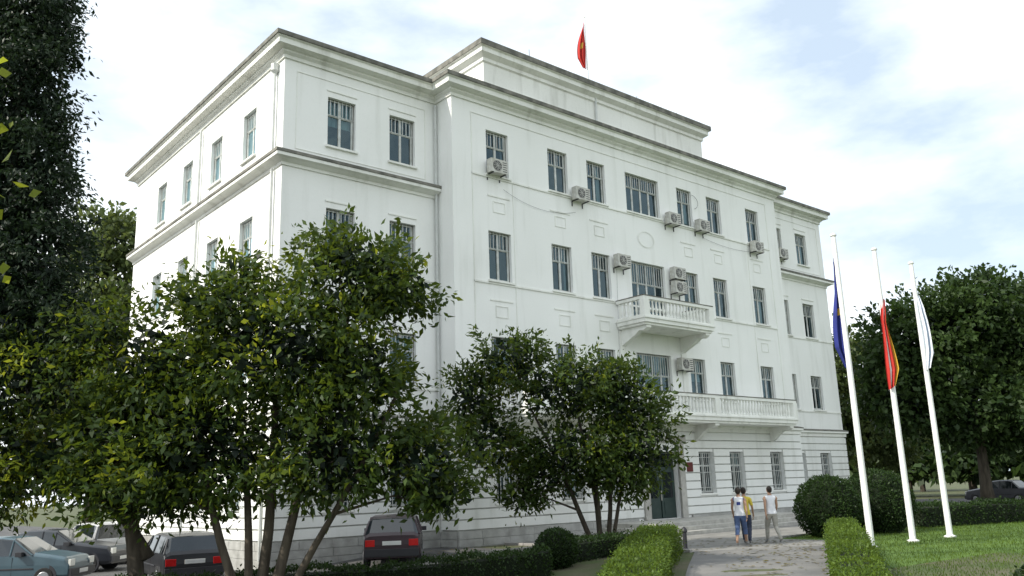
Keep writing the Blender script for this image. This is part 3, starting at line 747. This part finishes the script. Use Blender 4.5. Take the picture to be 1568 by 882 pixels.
# ---------------------------------------------------------------- cars
def car(name,loc,heading,color,kind='hatch',L=3.9,Wd=1.62,H=1.40):
    z=ground_z(loc[0])+.008; e=empty(name,(loc[0],loc[1],z),heading)
    paint=mat('paint_'+name,color,.28,tuple(c*.8 for c in color),2,spec=.6)
    s=L/3.9; k=H/1.40
    if kind=='hatch': ST=[(-1.95,.62,0),(-1.92,.86,0),(-1.86,.95,0),(-1.62,1.32,1),(-1.35,1.385,1),(-.6,1.40,1),(0,1.40,1),(.35,1.36,1),(.95,.97,0),(1.4,.90,0),(1.8,.82,0),(1.93,.66,0)]
    elif kind=='sedan': ST=[(-1.95,.62,0),(-1.92,.88,0),(-1.85,.93,0),(-1.35,.96,0),(-.95,1.33,1),(-.7,1.39,1),(-.2,1.40,1),(.2,1.36,1),(.80,.98,0),(1.3,.90,0),(1.8,.82,0),(1.93,.64,0)]
    else: ST=[(-1.95,.7,0),(-1.93,1.0,0),(-1.9,1.1,0),(-1.8,1.66,1),(-1.5,1.72,1),(0,1.74,1),(.8,1.7,1),(1.0,1.62,1),(1.45,1.1,0),(1.7,1.0,0),(1.88,.85,0),(1.93,.66,0)]
    b=MB(paint,M['carglass'],M['dark'])
    rings=[]
    for x,top,cab in ST:
        x*=s; top*=k; w2=Wd/2*(1-.05*abs(x/(L/2))**4); zb=.24
        belt=.90*k if kind!='van' else 1.05*k
        if not cab: belt=top-.07
        wt=w2*(.80 if cab else .93)
        half=[(w2*.93,zb),(w2,zb+.12),(w2*1.0,(zb+belt)/2+.08),(w2*.985,belt),(wt,top-.045),(wt*.86,top),(0,top+.01)]
        pts=[(x,y,z_) for y,z_ in half]+[(x,-y,z_) for y,z_ in half[::-1][1:]]
        rings.append(pts)
    m=len(rings[0]); i0=len(b.v)
    for r in rings: b.v+=r
    for j in range(len(rings)-1):
        c0,c1=ST[j][2],ST[j+1][2]
        for q in range(m):
            q2=(q+1)%m; mt=0
            if c0 and c1 and q in(3,8): mt=1
            if (c0!=c1) and q in (3,4,5,6,7,8): mt=1
            b.f.append((i0+j*m+q,i0+j*m+q2,i0+(j+1)*m+q2,i0+(j+1)*m+q)); b.m.append(mt)
    b.f.append(tuple(i0+q for q in range(m))); b.m.append(0); b.f.append(tuple(i0+(len(rings)-1)*m+q for q in range(m))); b.m.append(0)
    b.build('body',e,bevel=.02)
    d=MB(paint,M['dark'],M['tyre'],M['hub'],M['redlight'],M['headlight'],M['plate'])
    cabs=[j for j,t in enumerate(ST) if t[2]]
    for j in (cabs[0],cabs[len(cabs)//2],cabs[-1]):
        for sg in (1,-1):
            r=rings[j]; pA=Vector(r[3]) if sg>0 else Vector(r[9]); pB=Vector(r[4]) if sg>0 else Vector(r[8])
            o_=Vector((0,sg*.004,0)); d.tube([pA+o_,pB+o_],.028,5,0)
    for (ja,jb) in ((cabs[0]-1,cabs[0]),(cabs[-1]+1,cabs[-1])):
        for ia,ib in ((3,4),(9,8)):
            d.tube([Vector(rings[ja][ia]),Vector(rings[jb][ib])],.026,5,0)
    for xx in (-L/2*.64,L/2*.66):
        for sg in (1,-1):
            y=sg*(Wd/2-.02)
            d.lathe((xx,y-sg*.16,.29),[(.28,0),(.29,sg*.02),(.29,sg*.16),(.25,sg*.185)],18,2,axis='y')
            d.lathe((xx,y+sg*.026,.29),[(.17,0),(.15,sg*.015)],14,3,axis='y')
            d.lathe((xx,y-sg*.10,.31),[(.345,0),(.345,sg*.108)],20,1,axis='y')
    for xe,mt in ((-L/2,4),(L/2,5)):
        sg=1 if xe>0 else -1
        d.box(min(xe-sg*.1,xe+sg*.05),max(xe-sg*.1,xe+sg*.05),-Wd/2*.93,Wd/2*.93,.30,.50,1 if kind!='van' else 0)
        for sy in (1,-1):
            y0,y1=sorted((sy*Wd/2*.58,sy*Wd/2*.9)); d.box(*sorted((xe-sg*.06,xe+sg*.012)),y0,y1,.58*k,.76*k,mt)
        d.box(*sorted((xe+sg*.052,xe+sg*.06)),-.26,.26,.36,.47,6) if sg>0 else d.box(xe-.022,xe-.012,-.26,.26,.60,.71,6)
    for sy in (1,-1):
        d.box(.55*s,.72*s,*sorted((sy*(Wd/2-.02),sy*(Wd/2+.13))),.88*k,1.0*k,1)
        d.box(-.9*s,1.0*s,*sorted((sy*(Wd/2-.01),sy*(Wd/2+.012))),.52,.56,1)
        for xx in (.42,-.30): d.box(xx*s-.004,xx*s+.004,*sorted((sy*(Wd/2-.02),sy*(Wd/2+.004))),.35,.86*k,1)
        d.box(-.2*s,-.06*s,*sorted((sy*(Wd/2),sy*(Wd/2+.018))),.74*k,.765*k,1)
    d.build('details',e,bevel=.008)
    return e
car('parked_car',(-12.5,4.2),R_(-38),(.055,.10,.125),'hatch',L=3.9,H=1.38)
car('parked_car',(-10.2,9.0),R_(-40),(.012,.014,.02),'sedan',L=4.3)
car('parked_car',(-8.9,1.2),R_(82),(.015,.015,.018),'hatch',H=1.36)
car('parked_car',(-3.5,-1.5),R_(55),(.03,.012,.018),'hatch',L=3.7,H=1.38)
car('parked_van',(-8.0,12.4),R_(90),(.5,.5,.5),'van',L=4.2,H=1.2)
car('parked_car',(40.5,-8),R_(80),(.02,.10,.30),'hatch'); car('parked_car',(41.0,-14),R_(85),(.3,.3,.3),'sedan'); car('parked_car',(40.3,-2),R_(85),(.05,.05,.06),'sedan')
hb=empty('roadside_house',(-34,30,-.3),R_(-38)); h=MB(mat('house_render',(.50,.30,.2),.9),mat('roof_tile',(.25,.10,.06),.9,bump=.4),M['carglass'],M['frame'])
h.box(-14,14,-4,4,0,3.4,0); h.hexa([(-14.4,-4.5,3.4),(14.4,-4.5,3.4),(14.4,4.5,3.4),(-14.4,4.5,3.4),(-13,-.1,5.2),(13,-.1,5.2),(13,.1,5.2),(-13,.1,5.2)],1)
for k in range(8): h.box(-12.5+k*3.3,-11.2+k*3.3,-4.02,-4.003,1,2.4,2); h.box(-12.6+k*3.3,-11.1+k*3.3,-4.08,-4.003,.9,.98,3)
h.build('walls_and_roof',hb)

# ---------------------------------------------------------------- people
def skinmesh(V,E,Rr,root,cuts,sub=2):
    me=bpy.data.meshes.new('tmp'); me.from_pydata(V,E,[]); o=bpy.data.objects.new('tmp',me); COL.objects.link(o)
    sk=o.modifiers.new('s','SKIN'); sk.use_smooth_shade=True
    for i,r in enumerate(Rr):
        sv=me.skin_vertices[0].data[i]; sv.radius=(r,r); sv.use_root=(i==root)
    su=o.modifiers.new('u','SUBSURF'); su.levels=sub
    dg=bpy.context.evaluated_depsgraph_get(); out=bpy.data.meshes.new_from_object(o.evaluated_get(dg))
    bpy.data.objects.remove(o)
    bm=bmesh.new(); bm.from_mesh(out)
    for z in cuts: bmesh.ops.bisect_plane(bm,geom=bm.verts[:]+bm.edges[:]+bm.faces[:],plane_co=(0,0,z),plane_no=(0,0,1))
    for x in (-.155,.155): bmesh.ops.bisect_plane(bm,geom=bm.verts[:]+bm.edges[:]+bm.faces[:],plane_co=(x,0,0),plane_no=(1,0,0))
    bm.normal_update(); bm.to_mesh(out); bm.free(); return out
SK=mat('skin',(.40,.24,.16),.6); HR=mat('hair',(.02,.014,.01),.7); SHOE=mat('shoe',(.3,.3,.3),.6); EYE=mat('eye',(.02,.02,.02),.3); LIP=mat('lip',(.3,.12,.1),.6)
def person(loc,head,shirt,pants,pat=None,sleeve='short',stride=.24,ph=1,pantlen='long',hgt=1.0):
    s=stride*ph; J={};V=[];Rr=[];E=[];HN=[]
    def v(n,p,r): J[n]=len(V); V.append(p); Rr.append(r)
    def ed(a,b): E.append((J[a],J[b]))
    v('pel',(0,0,.95),.125); v('wai',(0,.0,1.08),.115); v('che',(0,.01,1.25),.135); v('ucl',(0,.0,1.375),.10); v('nec',(0,.005,1.475),.050); v('hd',(0,.02,1.56),.052)
    for a,b in (('pel','wai'),('wai','che'),('che','ucl'),('ucl','nec'),('nec','hd')): ed(a,b)
    for sd,n in ((-1,'L'),(1,'R')):
        f=s*sd; bk=f<0; q_=abs(s)/.24
        hp=Vector((sd*.09,0,.87)); kn=Vector((sd*.10,(.20 if not bk else -.02)*q_,.49)); an=Vector((sd*.10,(.27 if not bk else -.34)*q_,.085 if not bk else .17))
        to=an+(Vector((0,.16,-.035)) if not bk else Vector((0,.11,-.12)))
        v('hip'+n,tuple(hp),.090); v('th'+n,tuple(hp.lerp(kn,.5)),.078); v('kn'+n,tuple(kn),.057); v('cf'+n,tuple(kn.lerp(an,.35)+Vector((0,-.015,0))),.055); v('ank'+n,tuple(an),.038); v('toe'+n,tuple(to),.036)
        for a,b in (('pel','hip'+n),('hip'+n,'th'+n),('th'+n,'kn'+n),('kn'+n,'cf'+n),('cf'+n,'ank'+n),('ank'+n,'toe'+n)): ed(a,b)
        g=-f/.24
        sh=Vector((sd*.170,0,1.39)); el=Vector((sd*.225,-.02+g*.09,1.125)); wr=Vector((sd*.225,.06+g*.19,.90)); pa=wr+Vector((0,.02+g*.03,-.075))
        v('sh'+n,tuple(sh),.052); v('ua'+n,tuple(sh.lerp(el,.5)),.046); v('el'+n,tuple(el),.038); v('wr'+n,tuple(wr),.025); v('pa'+n,tuple(pa),(.034))
        for a,b in (('ucl','sh'+n),('sh'+n,'ua'+n),('ua'+n,'el'+n),('el'+n,'wr'+n),('wr'+n,'pa'+n)): ed(a,b)
        for q in range(4):
            a=pa+Vector((-sd*.002,-.027+q*.018,-.025)); ln=(.060,.074,.068,.052)[q]
            HN.append(([a,a+Vector((-sd*.006,0,-ln*.5)),a+Vector((-sd*.020,.004,-ln*.85)),a+Vector((-sd*.034,.006,-ln))],[.0095,.009,.008,.006]))
        a=pa+Vector((-sd*.006,.028,.02)); HN.append(([a,a+Vector((-sd*.010,.022,-.03)),a+Vector((-sd*.016,.026,-.055))],[.011,.010,.007]))
    pz=.14 if pantlen=='long' else .34
    me=skinmesh(V,E,Rr,J['pel'],(pz,.90,1.18,1.455))
    n=len(me.vertices); co=np.empty(n*3,np.float32); me.vertices.foreach_get('co',co); co=co.reshape(-1,3)
    no=np.empty(n*3,np.float32); me.vertices.foreach_get('normal',no); no=no.reshape(-1,3)
    raw=co.copy(); VV=np.array(V); names={v_:k for k,v_ in J.items()}
    def bones(pts):
        D=[]
        for a,b in E:
            A,B=VV[a],VV[b]; AB=B-A; t=np.clip(((pts-A)@AB)/(AB@AB),0,1); D.append(np.linalg.norm(pts-(A+t[:,None]*AB),axis=1)/(.5*(Rr[a]+Rr[b])))
        nb=np.array(D).argmin(0)
        bt_=[]
        for a,b in E:
            nm=names[b]
            bt_.append('arm' if nm[:2] in('ua','el','wr','pa') else 'shl' if nm[:2]=='sh' else 'leg' if nm[:2] in('hi','th','kn','cf') else 'foot' if nm[:2]in('an','to') else 'head' if nm in('nec','hd') else 'tor')
        return np.array(bt_)[nb]
    bt=bones(raw)
    tor=(bt=='tor')|(bt=='shl')
    w_=np.clip((co[:,2]-.86)/.1,0,1)*np.clip((1.47-co[:,2])/.05,0,1)
    k=w_*tor; co[:,1]*=1-.22*k; co[:,0]*=1+.08*k*np.clip((1.42-co[:,2])/.08,0,1)
    co+=no*(.010*tor*w_)[:,None]
    lg=((bt=='leg')|(bt=='foot'))&(raw[:,2]>=pz-.001); co[lg]+=no[lg]*(.014+.003*np.sin(co[lg,2:3]*60))
    sl=(bt=='arm')&(raw[:,2]>=1.179)&(sleeve=='short'); co[sl]+=no[sl]*.012
    me.vertices.foreach_set('co',co.ravel()); me.materials.clear()
    for m_ in [SK,shirt,pants,SHOE,pat or shirt]: me.materials.append(m_)
    cen=np.array([raw[list(p.vertices)].mean(0) for p in me.polygons]); bf=bones(cen)
    for p,c,b in zip(me.polygons,cen,bf):
        if b=='arm': k=1 if (sleeve=='short' and c[2]>1.18) else 0
        elif b=='head': k=0 if c[2]>1.455 else 1
        elif b in('tor','shl'):
            k=1 if c[2]>.90 else 2
            if c[2]>1.455: k=0
            if sleeve=='none' and b=='shl' and abs(c[0])>.155: k=0
            if pat and k==1 and (abs(c[0])>.13 or (1.2<c[2]<1.32 and abs(c[0])<.06)): k=4
        else: k=(1 if c[2]>.90 else 2) if c[2]>pz else (0 if (c[2]>.13 and pantlen!='long' ) else 3)
        p.material_index=k
    me.polygons.foreach_set('use_smooth',[True]*len(me.polygons)); me.update()
    mn=float(co[:,2].min())
    e=empty('walking_person',(loc[0],loc[1],.014-mn*hgt),head); e.scale=(hgt,)*3
    link('body',me,e)
    hb_=bmesh.new(); bmesh.ops.create_uvsphere(hb_,u_segments=24,v_segments=16,radius=.1)
    for q in hb_.verts:
        x,y,z=q.co; q.co=Vector((x*.78,y*.96,z*1.2))
        if z<0: t=-z/.1; q.co.x*=1-.28*t; q.co.y=q.co.y*(1-.2*t)+.012*t
    for f in hb_.faces: f.material_index=0
    def addb(c,sc,mi,seg=10):
        r=bmesh.ops.create_uvsphere(hb_,u_segments=seg,v_segments=8,radius=1,matrix=Matrix.Translation(c)@Matrix.Diagonal((*sc,1)))
        for q in r['verts']:
            for f in q.link_faces: f.material_index=mi
    for sx in(-1,1):
        addb((sx*.078,-.002,-.005),(.010,.022,.032),0); addb((sx*.030,.083,.005),(.013,.010,.007),2); addb((sx*.031,.086,.024),(.017,.007,.004),1)
    addb((0,.098,-.020),(.012,.018,.024),0); addb((0,.083,-.058),(.023,.009,.007),3)
    addb((0,-.020,.030),(.087,.094,.102),1,20); addb((0,-.045,-.015),(.074,.060,.065),1,16)
    hm=bpy.data.meshes.new('head'); hb_.to_mesh(hm); hb_.free()
    for m_ in (SK,HR,EYE,LIP): hm.materials.append(m_)
    hm.polygons.foreach_set('use_smooth',[True]*len(hm.polygons)); link('head',hm,e,(0,.02,1.615))
    hand=MB(SK)
    for pts,rad in HN: hand.tube(pts,rad,6)
    hand.build('fingers',e,smooth=True)
    return e
wh=mat('jersey_white',(.74,.75,.78),.8); nv=mat('jersey_navy',(.03,.05,.22),.8); yl=mat('shirt_yellow',(.60,.48,.06),.8); jn=mat('jeans',(.07,.11,.22),.85); kh=mat('khaki',(.34,.33,.29),.85); dk=mat('dark_trousers',(.03,.04,.07),.85)
person((4.45,-8.15),R_(-62),wh,jn,pat=nv,sleeve='none',ph=1,pantlen='3q',hgt=.985)
person((5.15,-7.85),R_(-60),yl,dk,ph=-1,hgt=.98,stride=.2)
person((5.8,-8.35),R_(-35),wh,kh,sleeve='none',ph=-1,hgt=.985)

# ---------------------------------------------------------------- sun & sky
el=R_(38); sd=Vector((-.96,.24,0)).normalized(); sdir=Vector((sd.x*math.cos(el),sd.y*math.cos(el),math.sin(el)))
sl=bpy.data.lights.new('sun','SUN'); sl.energy=5.0; sl.angle=R_(.5); sl.color=(1,.94,.83)
so=bpy.data.objects.new('sun',sl); COL.objects.link(so); so.rotation_euler=(-sdir).to_track_quat('-Z','Y').to_euler()
wd=bpy.data.worlds.new('World'); scn.world=wd; wd.use_nodes=True; nt=wd.node_tree; nt.nodes.clear(); L=nt.links
out=N(nt,'ShaderNodeOutputWorld'); sky=N(nt,'ShaderNodeTexSky'); sky.sky_type='NISHITA'; sky.sun_disc=False; sky.sun_elevation=el; sky.sun_rotation=math.atan2(sd.x,sd.y)
bg=N(nt,'ShaderNodeBackground'); bg.inputs[1].default_value=.15; L.new(sky.outputs[0],bg.inputs[0])
tc=N(nt,'ShaderNodeTexCoord'); mp=N(nt,'ShaderNodeMapping'); mp.inputs['Scale'].default_value=(1,1,2.4); mp.inputs['Rotation'].default_value=(.25,.1,.6); L.new(tc.outputs['Generated'],mp.inputs[0])
no=N(nt,'ShaderNodeTexNoise'); no.inputs['Scale'].default_value=2.0; no.inputs['Detail'].default_value=7; no.inputs['Roughness'].default_value=.55; L.new(mp.outputs[0],no.inputs['Vector'])
mr=N(nt,'ShaderNodeMapRange'); mr.inputs[1].default_value=.36; mr.inputs[2].default_value=.56; L.new(no.outputs[0],mr.inputs[0])
dt=N(nt,'ShaderNodeVectorMath',operation='DOT_PRODUCT'); nm=N(nt,'ShaderNodeVectorMath',operation='NORMALIZE'); L.new(tc.outputs['Generated'],nm.inputs[0]); L.new(nm.outputs[0],dt.inputs[0]); dt.inputs[1].default_value=sdir
mx=N(nt,'ShaderNodeMath',operation='MAXIMUM'); L.new(dt.outputs['Value'],mx.inputs[0]); mx.inputs[1].default_value=0
pw=N(nt,'ShaderNodeMath',operation='POWER'); L.new(mx.outputs[0],pw.inputs[0]); pw.inputs[1].default_value=3
ma=N(nt,'ShaderNodeMath',operation='MULTIPLY_ADD'); L.new(pw.outputs[0],ma.inputs[0]); ma.inputs[1].default_value=1.0; ma.inputs[2].default_value=1.5
bc=N(nt,'ShaderNodeBackground'); bc.inputs[0].default_value=(.93,.975,1,1); L.new(ma.outputs[0],bc.inputs[1])
# bright haze in the gaps between clouds keeps them pale blue
bh=N(nt,'ShaderNodeBackground'); bh.inputs[0].default_value=(.55,.76,1,1); bh.inputs[1].default_value=1.0
mh=N(nt,'ShaderNodeMixShader'); mh.inputs[0].default_value=.62; L.new(bg.outputs[0],mh.inputs[1]); L.new(bh.outputs[0],mh.inputs[2])
cf=N(nt,'ShaderNodeMath',operation='MULTIPLY_ADD'); L.new(mr.outputs[0],cf.inputs[0]); cf.inputs[1].default_value=.74; cf.inputs[2].default_value=.26
ms=N(nt,'ShaderNodeMixShader'); L.new(cf.outputs[0],ms.inputs[0]); L.new(mh.outputs[0],ms.inputs[1]); L.new(bc.outputs[0],ms.inputs[2]); L.new(ms.outputs[0],out.inputs[0])

# ---------------------------------------------------------------- camera
cam=bpy.data.cameras.new('camera'); co=bpy.data.objects.new('camera',cam); COL.objects.link(co)
yaw,pit,rol=-.7072,.2298,.0339
c,s=math.cos(yaw),math.sin(yaw); cp,sp=math.cos(pit),math.sin(pit); cr,sr=math.cos(rol),math.sin(rol)
r=Vector((c,s,0)); fh=Vector((-s,c,0)); zh=Vector((0,0,1)); fw=fh*cp+zh*sp; up=zh*cp-fh*sp
r2=r*cr-up*sr; u2=r*sr+up*cr
mt=Matrix((r2,u2,-fw)).transposed().to_4x4(); mt.translation=Vector((-17.907,-24.131,1.895)); co.matrix_world=mt
cam.sensor_width=36; cam.lens=1311.45/1568*36; cam.clip_start=.1; cam.clip_end=3000
scn.camera=co
